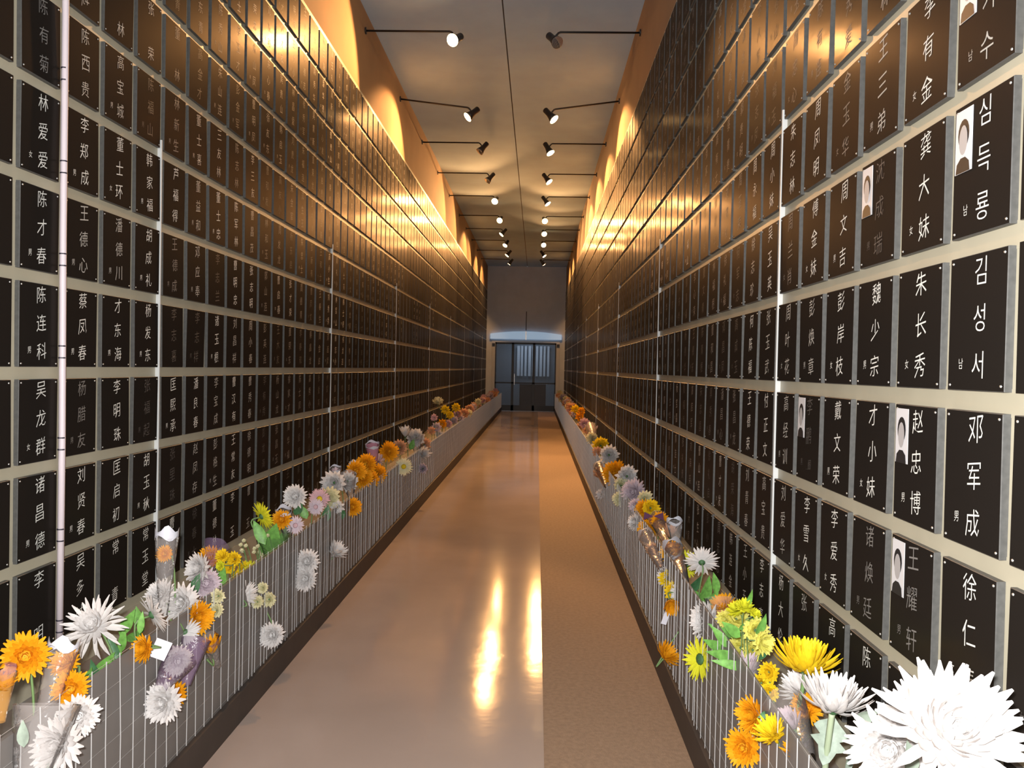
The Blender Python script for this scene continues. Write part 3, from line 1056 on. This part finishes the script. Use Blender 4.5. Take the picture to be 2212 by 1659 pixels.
fl(430, 1334, 66, 'mum', 'orange', 'R', 'orange chrysanthemum facing the walkway on the left mesh', .0)
fl(455, 1398, 42, 'bud', 'orange', 'U', 'orange bud in clear film on the left mesh, pointing up', -.01, sl=[(470, 1440, 450, 1372, 40, 'cello', False)])
fl(384, 1428, 56, 'mum', 'white', 'CR', 'white chrysanthemum in a purple wrap on the left mesh', -.02,
   sl=[(345, 1490, 392, 1415, 70, 'cello_purple', False), (400, 1480, 425, 1370, 60, 'cello_purple', False)])
fl(350, 1518, 82, 'mum', 'white', 'C', 'round white chrysanthemum low on the left mesh with a dark purple stub below', -.03)
fl(374, 1500, 50, 'mum', 'orange', 'C', 'orange bloom mostly hidden behind the low white one on the left mesh', .0)
fl(355, 1196, 24, 'mum', 'orange', 'C', 'small orange bloom in the tall clear sleeve with a white wavy rim, left trough', .10,
   sl=[(352, 1330, 361, 1142, 48, 'cello')])
fl(426, 1228, 64, 'mum', 'white', 'CL', 'white chrysanthemum left of the yellow spray', .12, leaves=[(420, 1265, 70, 60, .4, 'leaf_dark'), (445, 1275, 110, 55, .35, 'leaf_dark')])
fl(444, 1260, 60, 'mum', 'mauve', 'CR', 'pinkish white chrysanthemum hanging below the white one, left of the yellow spray', .09)
bunch('flower_spray', 'bunch of small bright yellow flowers in the left trough',
      [(480, 1200, 28, 'pom', 'yellow', 'CU'), (505, 1208, 30, 'pom', 'yellow', 'C'), (528, 1228, 30, 'pom', 'yellow', 'CR'), (515, 1245, 26, 'pom', 'yellow', 'CR'),
       (495, 1226, 24, 'pom', 'yellow', 'C'), (540, 1230, 28, 'daisy', 'lemon', 'R'), (475, 1222, 20, 'pom', 'lemon', 'CL')],
      [(478, 1250, 75, 62, .4, 'leaf'), (500, 1268, 60, 60, .4, 'leaf'), (470, 1285, 100, 55, .4, 'leaf'), (535, 1250, 100, 50, .4, 'leaf')], a=.09)
fl(452, 1205, 42, 'mum', 'orange', 'CU', 'dull orange bloom in a reddish wrap behind the yellow spray', .17, sl=[(440, 1250, 470, 1170, 55, 'cello_purple', False)])
bunch('flower_spray', 'spray of tiny cream filler flowers above the yellow bunch, left trough',
      [(505 + random.uniform(-1, 1) * 26 + i * 6, 1192 - abs(i - 4) * 3 + random.uniform(-1, 1) * 18, 11, 'far', 'cream', 'CU') for i in range(14)], a=.12)
fl(522, 1290, 66, 'daisy', 'white', 'BL', 'creamy white daisy turned away below the yellow spray', .04, leaves=[(512, 1298, 110, 40, .35, 'leaf_dark')])
for x, y, d, w in ((466, 1318, 26, 'just right of the orange bloom'), (555, 1300, 22, 'beside the turned daisy'), (580, 1295, 26, 'right of the turned daisy'), (567, 1270, 18, 'above its neighbours'),
                   (470, 1288, 24, 'under the green leaves')):
    fl(x, y, d, 'pom', 'cream', 'C', 'tiny cream flower %s on the left mesh' % w, .0)
fl(566, 1115, 52, 'daisy', 'lemon', 'BR', 'bright lemon yellow daisy turned away above a big green leaf clump', .12,
   leaves=[(585, 1170, 70, 90, .55, 'leaf'), (605, 1195, 100, 100, .55, 'leaf'), (560, 1150, 120, 60, .4, 'leaf'), (590, 1210, 55, 70, .5, 'leaf'), (615, 1170, 80, 80, .45, 'leaf')],
   sl=[(600, 1250, 588, 1135, 78, 'cello_green', False)])
fl(608, 1122, 28, 'mum', 'orange', 'C', 'small orange bloom in a rimmed sleeve right of the lemon daisy', .08, sl=[(625, 1180, 612, 1100, 34, 'cello')])
fl(637, 1072, 38, 'mum', 'white', 'C', 'white chrysanthemum over dark leaves, left trough middle', .10, leaves=[(645, 1098, 60, 36, .5, 'leaf_dark'), (655, 1105, 120, 36, .5, 'leaf')])
fl(638, 1135, 24, 'daisy', 'mauve', 'C', 'small pale pink daisy at the mesh top right of the green clump', .02)
fl(662, 1213, 42, 'mum', 'white', 'C', 'upper of two touching white blooms stuck on the left mesh', -.02)
fl(658, 1250, 42, 'mum', 'white', 'C', 'lower of two touching white blooms stuck on the left mesh', -.02)
fl(728, 1188, 32, 'cup', 'white', 'UR', 'half open white bloom alone on the left mesh, facing up', -.02)
fl(587, 1372, 44, 'mum', 'white', 'C', 'lone round white bloom low on the left mesh', -.03)
fl(720, 1042, 52, 'pom', 'white', 'C', 'dense white bloom, largest of its clump in mid left trough', .12)
fl(712, 1075, 44, 'pom', 'cream', 'CR', 'pale cream bloom under the dense white one, left trough', .07)
fl(753, 1040, 36, 'pom', 'white', 'CR', 'white bloom in clear film beside the orange heap, left trough', .09, sl=[(758, 1072, 750, 1022, 38, 'cello_milk', False)])
fl(690, 1078, 30, 'daisy', 'pink', 'C', 'pink flower under the white clump, left trough', .06)
fl(682, 1095, 22, 'daisy', 'mauve', 'CR', 'pale mauve flower below the pink one, left trough', .03, leaves=[(705, 1110, 80, 40, .5, 'leaf_dark'), (735, 1105, 100, 40, .5, 'leaf_dark')])
fl(728, 1095, 24, 'far', 'white', 'C', 'small white bloom on the mesh under the white clump', .02)
fl(762, 1095, 27, 'mum', 'orange', 'CR', 'lone orange bloom on the left mesh below the white clump', .0)
fl(725, 1016, 14, 'far', 'mauve', 'U', 'tiny pale bloom in a white rimmed sleeve behind the white clump', .18, sl=[(728, 1050, 724, 1010, 26, 'cello')])
for x, y, d, w in ((790, 1003, 34, 'top'), (770, 1017, 32, 'nearest'), (814, 1024, 31, 'farthest'), (785, 1033, 30, 'lowest'), (800, 1036, 26, 'smallest')):
    fl(x, y, d, 'mum', 'orange', random.choice(('C', 'CR')), '%s orange bloom of the five heaped together, left trough' % w, .06)
fl(766, 1005, 24, 'pom', 'white', 'U', 'white bloom behind the orange heap, left trough', .16)
fl(812, 992, 30, 'pom', 'mauve', 'U', 'pinkish bloom under the pink rimmed sleeve, left trough', .10, sl=[(808, 1010, 804, 958, 30, 'cello_pink')])
fl(840, 975, 30, 'mum', 'orange', 'CR', 'orange bloom right of the pink sleeve, left trough', .05)
fl(863, 966, 26, 'pom', 'peach', 'C', 'peach bloom beside the orange one, left trough', .07)
fl(875, 934, 20, 'bud', 'white', 'U', 'white bud standing up past the peach bloom, left trough', .14)
fl(898, 945, 34, 'pom', 'white', 'C', 'greenish white bloom in film in the far left clump', .09, leaves=[(890, 960, 70, 26, .5, 'leaf')], sl=[(900, 975, 898, 930, 36, 'cello_milk', False)])
fl(915, 960, 24, 'pom', 'peach', 'C', 'pale peach bloom under the filmed white one, left trough', .04)
fl(915, 980, 22, 'bud', 'white', 'CR', 'white bud hanging on the left mesh, upper of two', -.02)
fl(913, 1012, 17, 'pom', 'mauve', 'C', 'pale bloom on the left mesh, lower of two', -.02)
fl(872, 1008, 24, 'daisy', 'cream', 'C', 'cream flower with a dark heart on the left mesh', -.02)
fl(946, 866, 18, 'pom', 'cream', 'U', 'single pale bloom standing tall at the far left', .20)
for x, y, d, c in ((962, 885, 15, 'yellow'), (985, 880, 15, 'yellow'), (972, 896, 13, 'yellow'), (990, 893, 13, 'peach'), (955, 915, 16, 'orange'), (943, 923, 18, 'mauve'),
                   (968, 915, 13, 'pink'), (932, 930, 14, 'peach'), (948, 937, 13, 'white'), (938, 902, 12, 'pink')):
    fl(x, y, d, 'far', c, 'C', 'small %s bloom in the last bright clump of the left trough' % c, .08, group='%s blooms of the last bright left clump' % c)

# ---- right trough, near to far
fl(2062, 1573, 262, 'big', 'white', 'CU', 'huge white chrysanthemum filling the bottom right corner', .09, single=True, stem='stem_pale', sr=.006)
fl(1998, 1548, 165, 'big', 'white', 'UL', 'big white chrysanthemum tucked behind the huge corner one', .17, single=True, stem='stem_pale', sr=.005)
fl(1918, 1618, 150, 'big', 'white', 'CL', 'big white chrysanthemum below and left of the huge corner one', .10, single=True, stem='stem_pale', sr=.005,
   leaves=[(1965, 1640, 100, 90, .45, 'leaf_grey'), (1880, 1575, 60, 60, .5, 'leaf_grey')])
fl(1802, 1503, 132, 'cup', 'white', 'UU', 'white chrysanthemum cup on a thick pale stem, under the yellow one', .10, single=True, stem='stem_pale', sr=.008,
   leaves=[(1790, 1600, 250, 105, .62, 'leaf_grey', True), (1872, 1545, 30, 55, .7, 'leaf_grey'), (1835, 1640, 80, 70, .3, 'leaf_grey')])
fl(1728, 1482, 80, 'cup', 'white', 'UL', 'white bloom half hidden behind the yellow one, right trough', .15)
fl(1742, 1420, 122, 'cup', 'yellow', 'UU', 'big bright yellow chrysanthemum raised above the right trough', .12, single=True, sr=.006)
fl(1660, 1452, 38, 'pom', 'yellow', 'CL', 'small yellow pompon left of the big yellow chrysanthemum', .10)
fl(1643, 1476, 32, 'pom', 'yellow', 'CL', 'small yellow pompon just below the upper pompon, right trough', .08)
fl(1662, 1496, 36, 'pom', 'yellow', 'CL', 'small yellow pompon lowest of the three beside the white bud', .06)
fl(1622, 1545, 76, 'mum', 'orange', 'L', 'orange chrysanthemum facing the walkway, right mesh', .0, leaves=[(1650, 1545, 200, 30, .5, 'leaf_dark')])
fl(1663, 1578, 66, 'cup', 'yellow', 'UL', 'yellow bloom on a green stem beside the wrapped white bud', -.01, stem='stem', sr=.004)
fl(1605, 1615, 76, 'mum', 'orange', 'CL', 'lowest orange chrysanthemum on the right mesh', -.02)
fl(1716, 1622, 44, 'bud', 'orange', 'UL', 'orange petals of a half hidden bud at the bottom, right trough', .04)
fl(1706, 1560, 66, 'bud', 'mauve', 'UL', 'white bud wrapped in clear film beside the yellow bloom, right trough', .06, sl=[(1745, 1640, 1690, 1512, 92, 'cello', False)])
fl(1742, 1530, 62, 'mum', 'orange', 'CU', 'orange chrysanthemum seen through film behind the wrapped white bud', .13)
fl(1612, 1440, 62, 'bud', 'mauve', 'UU', 'pale wrapped bud under the yellow pompon bouquet', .06, sl=[(1612, 1500, 1608, 1420, 70, 'cello_milk', False)])
fl(1512, 1424, 78, 'daisy', 'lemon', 'L', 'lemon yellow daisy facing the walkway on the right mesh', .0,
   leaves=[(1545, 1395, 150, 70, .35, 'leaf'), (1560, 1415, 165, 80, .3, 'leaf'), (1555, 1375, 130, 60, .35, 'leaf'), (1575, 1435, 170, 80, .25, 'leaf'), (1580, 1360, 140, 60, .4, 'leaf')])
bunch('pompon_bouquet', 'bouquet of fluffy yellow pompons in the right trough',
      [(1634, 1362, 52, 'pom', 'palelemon', 'C'), (1652, 1388, 48, 'pom', 'palelemon', 'CR'), (1598, 1400, 50, 'pom', 'palelemon', 'CL'), (1628, 1405, 44, 'pom', 'palelemon', 'C'),
       (1592, 1335, 52, 'pom', 'palelemon', 'CU'), (1566, 1337, 36, 'pom', 'palelemon', 'CL'), (1608, 1308, 36, 'pom', 'lemon', 'U'), (1588, 1315, 34, 'pom', 'lemon', 'UL'),
       (1632, 1325, 26, 'pom', 'lemon', 'UR')],
      [(1620, 1345, 40, 60, .4, 'leaf'), (1645, 1350, 70, 55, .4, 'leaf'), (1575, 1365, 160, 60, .4, 'leaf'), (1618, 1295, 75, 50, .3, 'leaf'), (1590, 1375, 130, 60, .4, 'leaf'),
       (1570, 1390, 100, 50, .4, 'leaf_dark'), (1650, 1410, 60, 40, .4, 'leaf_dark')], a=.10)
fl(1524, 1342, 78, 'mum', 'white', 'L', 'white chrysanthemum with a green base left of the pompon bouquet', .04, leaves=[(1550, 1360, 150, 50, .35, 'leaf')])
fl(1560, 1308, 54, 'mum', 'orange', 'UL', 'orange bloom in clear film behind the white chrysanthemum, right trough', .13, sl=[(1560, 1360, 1555, 1285, 66, 'cello', False)])
fl(1516, 1214, 64, 'daisy', 'white', 'B', 'large white daisy seen from behind on a green stem, right trough', .12,
   leaves=[(1500, 1265, 60, 60, .4, 'leaf_dark'), (1525, 1275, 80, 70, .4, 'leaf'), (1545, 1260, 100, 50, .4, 'leaf'), (1510, 1290, 140, 60, .35, 'leaf'), (1540, 1290, 60, 55, .35, 'leaf')])
fl(1482, 1218, 46, 'daisy', 'lemon', 'CL', 'lemon daisy peeping out beside the back of the white one', .13)
for x, y, d, c, w in ((1442, 1250, 34, 'yellow', 'upper'), (1455, 1278, 36, 'yellow', 'middle')):
    fl(x, y, d, 'pom', c, 'CL', '%s yellow flower at the right mesh top below the rimmed sleeve' % w, .02)
fl(1450, 1306, 34, 'bud', 'orange', 'CD', 'orange bud hanging by a white card on the right mesh', -.01)
fl(1472, 1282, 34, 'mum', 'white', 'CL', 'small white bloom beside the yellow ones at the right mesh top', .05)
fl(1436, 1246, 30, 'mum', 'white', 'L', 'white bloom just above the small yellow ones, right mesh', .01)
fl(1444, 1412, 44, 'cup', 'orange', 'UR', 'single orange flower with a bare stem low on the right mesh', -.03)
fl(1450, 1193, 36, 'mum', 'orange', 'CL', 'orange bloom in a clear sleeve with a white wavy rim, right trough', .06, sl=[(1485, 1290, 1452, 1178, 42, 'cello')])
fl(1447, 1150, 26, 'bud', 'peach', 'U', 'peach bloom in the farther of two white rimmed sleeves, right trough', .12, sl=[(1462, 1190, 1457, 1122, 34, 'cello')])
fl(1412, 1190, 24, 'bud', 'peach', 'UL', 'beige wrapped bud leaning out over the right mesh', -.01, sl=[(1430, 1230, 1395, 1155, 34, 'cello_milk', True)])
fl(1400, 1142, 34, 'mum', 'orange', 'CL', 'orange bloom under a dark ribbon, right trough', .05)
fl(1427, 1125, 26, 'mum', 'orange', 'C', 'orange bloom in clear film beside the dark ribbon, right trough', .09, sl=[(1438, 1170, 1420, 1115, 40, 'cello', False)])
fl(1406, 1097, 32, 'pom', 'yellow', 'C', 'bright yellow bloom above the dark ribbon, right trough', .09, leaves=[(1385, 1118, 130, 36, .5, 'leaf_dark'), (1395, 1128, 100, 32, .5, 'leaf_dark')])
fl(1390, 1100, 28, 'mum', 'orange', 'CL', 'orange bloom tucked under the bright yellow one, right trough', .07)
fl(1370, 1128, 24, 'mum', 'white', 'L', 'white bloom at the mesh beside dark green leaves, right trough', .0)
fl(1393, 1078, 30, 'pom', 'cream', 'C', 'cream bloom just past the bright yellow one, right trough', .10)
fl(1368, 1062, 44, 'mum', 'mauve', 'CL', 'pale pinkish white chrysanthemum, biggest of its clump, right trough', .07)
fl(1373, 1092, 24, 'pom', 'mauve', 'CL', 'small pinkish bloom below the big pale one, right trough', .03)
fl(1338, 1078, 26, 'pom', 'cream', 'CL', 'pale yellow bloom at the mesh top below the white fluffy one', .01)
fl(1342, 1048, 26, 'pom', 'cream', 'C', 'greenish cream bloom below the white fluffy one, right trough', .04, leaves=[(1352, 1052, 100, 20, .5, 'leaf')])
fl(1355, 1028, 42, 'pom', 'white', 'C', 'white fluffy bloom right of a large orange one', .09)
fl(1328, 1022, 46, 'mum', 'orange', 'CL', 'large orange bloom in mid right trough', .06)
fl(1300, 1025, 28, 'bud', 'peach', 'UL', 'peach bloom in a rimmed sleeve at the right mesh', .0, sl=[(1310, 1050, 1296, 1008, 28, 'cello')])
fl(1297, 1068, 18, 'far', 'white', 'CL', 'small white bloom on the right mesh below the peach sleeve', -.02)
fl(1316, 982, 36, 'pom', 'white', 'C', 'round white bloom before the large orange one, right trough', .08)
fl(1298, 962, 30, 'pom', 'yellow', 'C', 'golden bloom past the round white one, right trough', .08)
fl(1278, 946, 20, 'pom', 'cream', 'CL', 'cream bloom in film beside the golden one, right trough', .05)
fl(1276, 930, 24, 'bud', 'mauve', 'U', 'pale wrapped bloom with a bright glint, right trough', .08, sl=[(1284, 950, 1276, 920, 24, 'cello_milk', False)])
fl(1290, 975, 18, 'far', 'peach', 'CL', 'brownish bloom under the golden one, right trough', .02)
for x, y, d, c in ((1262, 914, 18, 'pink'), (1250, 924, 15, 'peach'), (1268, 930, 14, 'peach'), (1252, 899, 15, 'orange'), (1243, 884, 15, 'yellow'), (1237, 893, 13, 'peach'),
                   (1230, 878, 14, 'peach'), (1256, 888, 13, 'orange'), (1225, 868, 11, 'mauve')):
    fl(x, y, d, 'far', c, 'C', 'small %s bloom in the last clump of the right trough' % c, .08, group='%s blooms of the last right clump' % c)
# the dim far ends of both troughs
for s, wd_ in ((-1, 'left'), (1, 'right')):
    for i in range(34):
        yy = (13.2 if s < 0 else 16.0) + i * (.44 if s < 0 else .36) + random.uniform(-.15, .15)
        aa = (FL if s < 0 else FR) + s * random.uniform(.04, .14)
        X, Y, _ = proj(Vector((aa, yy, random.uniform(.66, .80))))
        c = random.choice(('peach', 'pink', 'cream', 'mauve', 'peach'))
        fl(X, Y, random.uniform(.10, .15) * F_PX / yy, 'far', c, random.choice(('C', 'CU')), 'faint %s bloom in the dim far end of the %s trough' % (c, wd_), abs(aa - (FL if s < 0 else FR)),
           group='dim %s blooms at the far %s end' % (c, wd_))

# paper cards on the flowers
for x, y, w, h, ang, a, lab in ((347, 1403, 34, 44, -25, FL + .02, 'white paper tag beside an orange bloom on the left mesh'),
                                (1441, 1326, 13, 48, -18, FR - .02, 'narrow white card hanging under an orange bud on the right mesh')):
    P = at(x, y, a)
    k = pxm(P)
    b = MB()
    b.box((-w / k / 2, -.0004, -h / k / 2), (w / k / 2, .0004, h / k / 2), Matrix.Rotation(math.radians(-ang), 4, 'Y') @ Matrix.Rotation(.25, 4, 'Z'))
    o = b.obj('paper_tag', M['paper'])
    o.location = P
    tag(o, lab, 'tag')
# dark ribbon bow on the right-hand clump
P = at(1412, 1115, FR + .04)
k = 1 / pxm(P)
rb = thing('ribbon_bow', P, 'dark purple ribbon bow between the orange blooms, right trough', 'ribbon')
for s in (-1, 1):
    b = MB()
    b.add([(0, 0, 0), (s * 20 * k, -.004, 9 * k), (s * 22 * k, .004, -9 * k), (s * 8 * k, .01, -2 * k)], [(0, 1, 2), (0, 2, 3), (0, 3, 1), (1, 3, 2)])
    b.obj('ribbon_loop', M['purple'], rb)
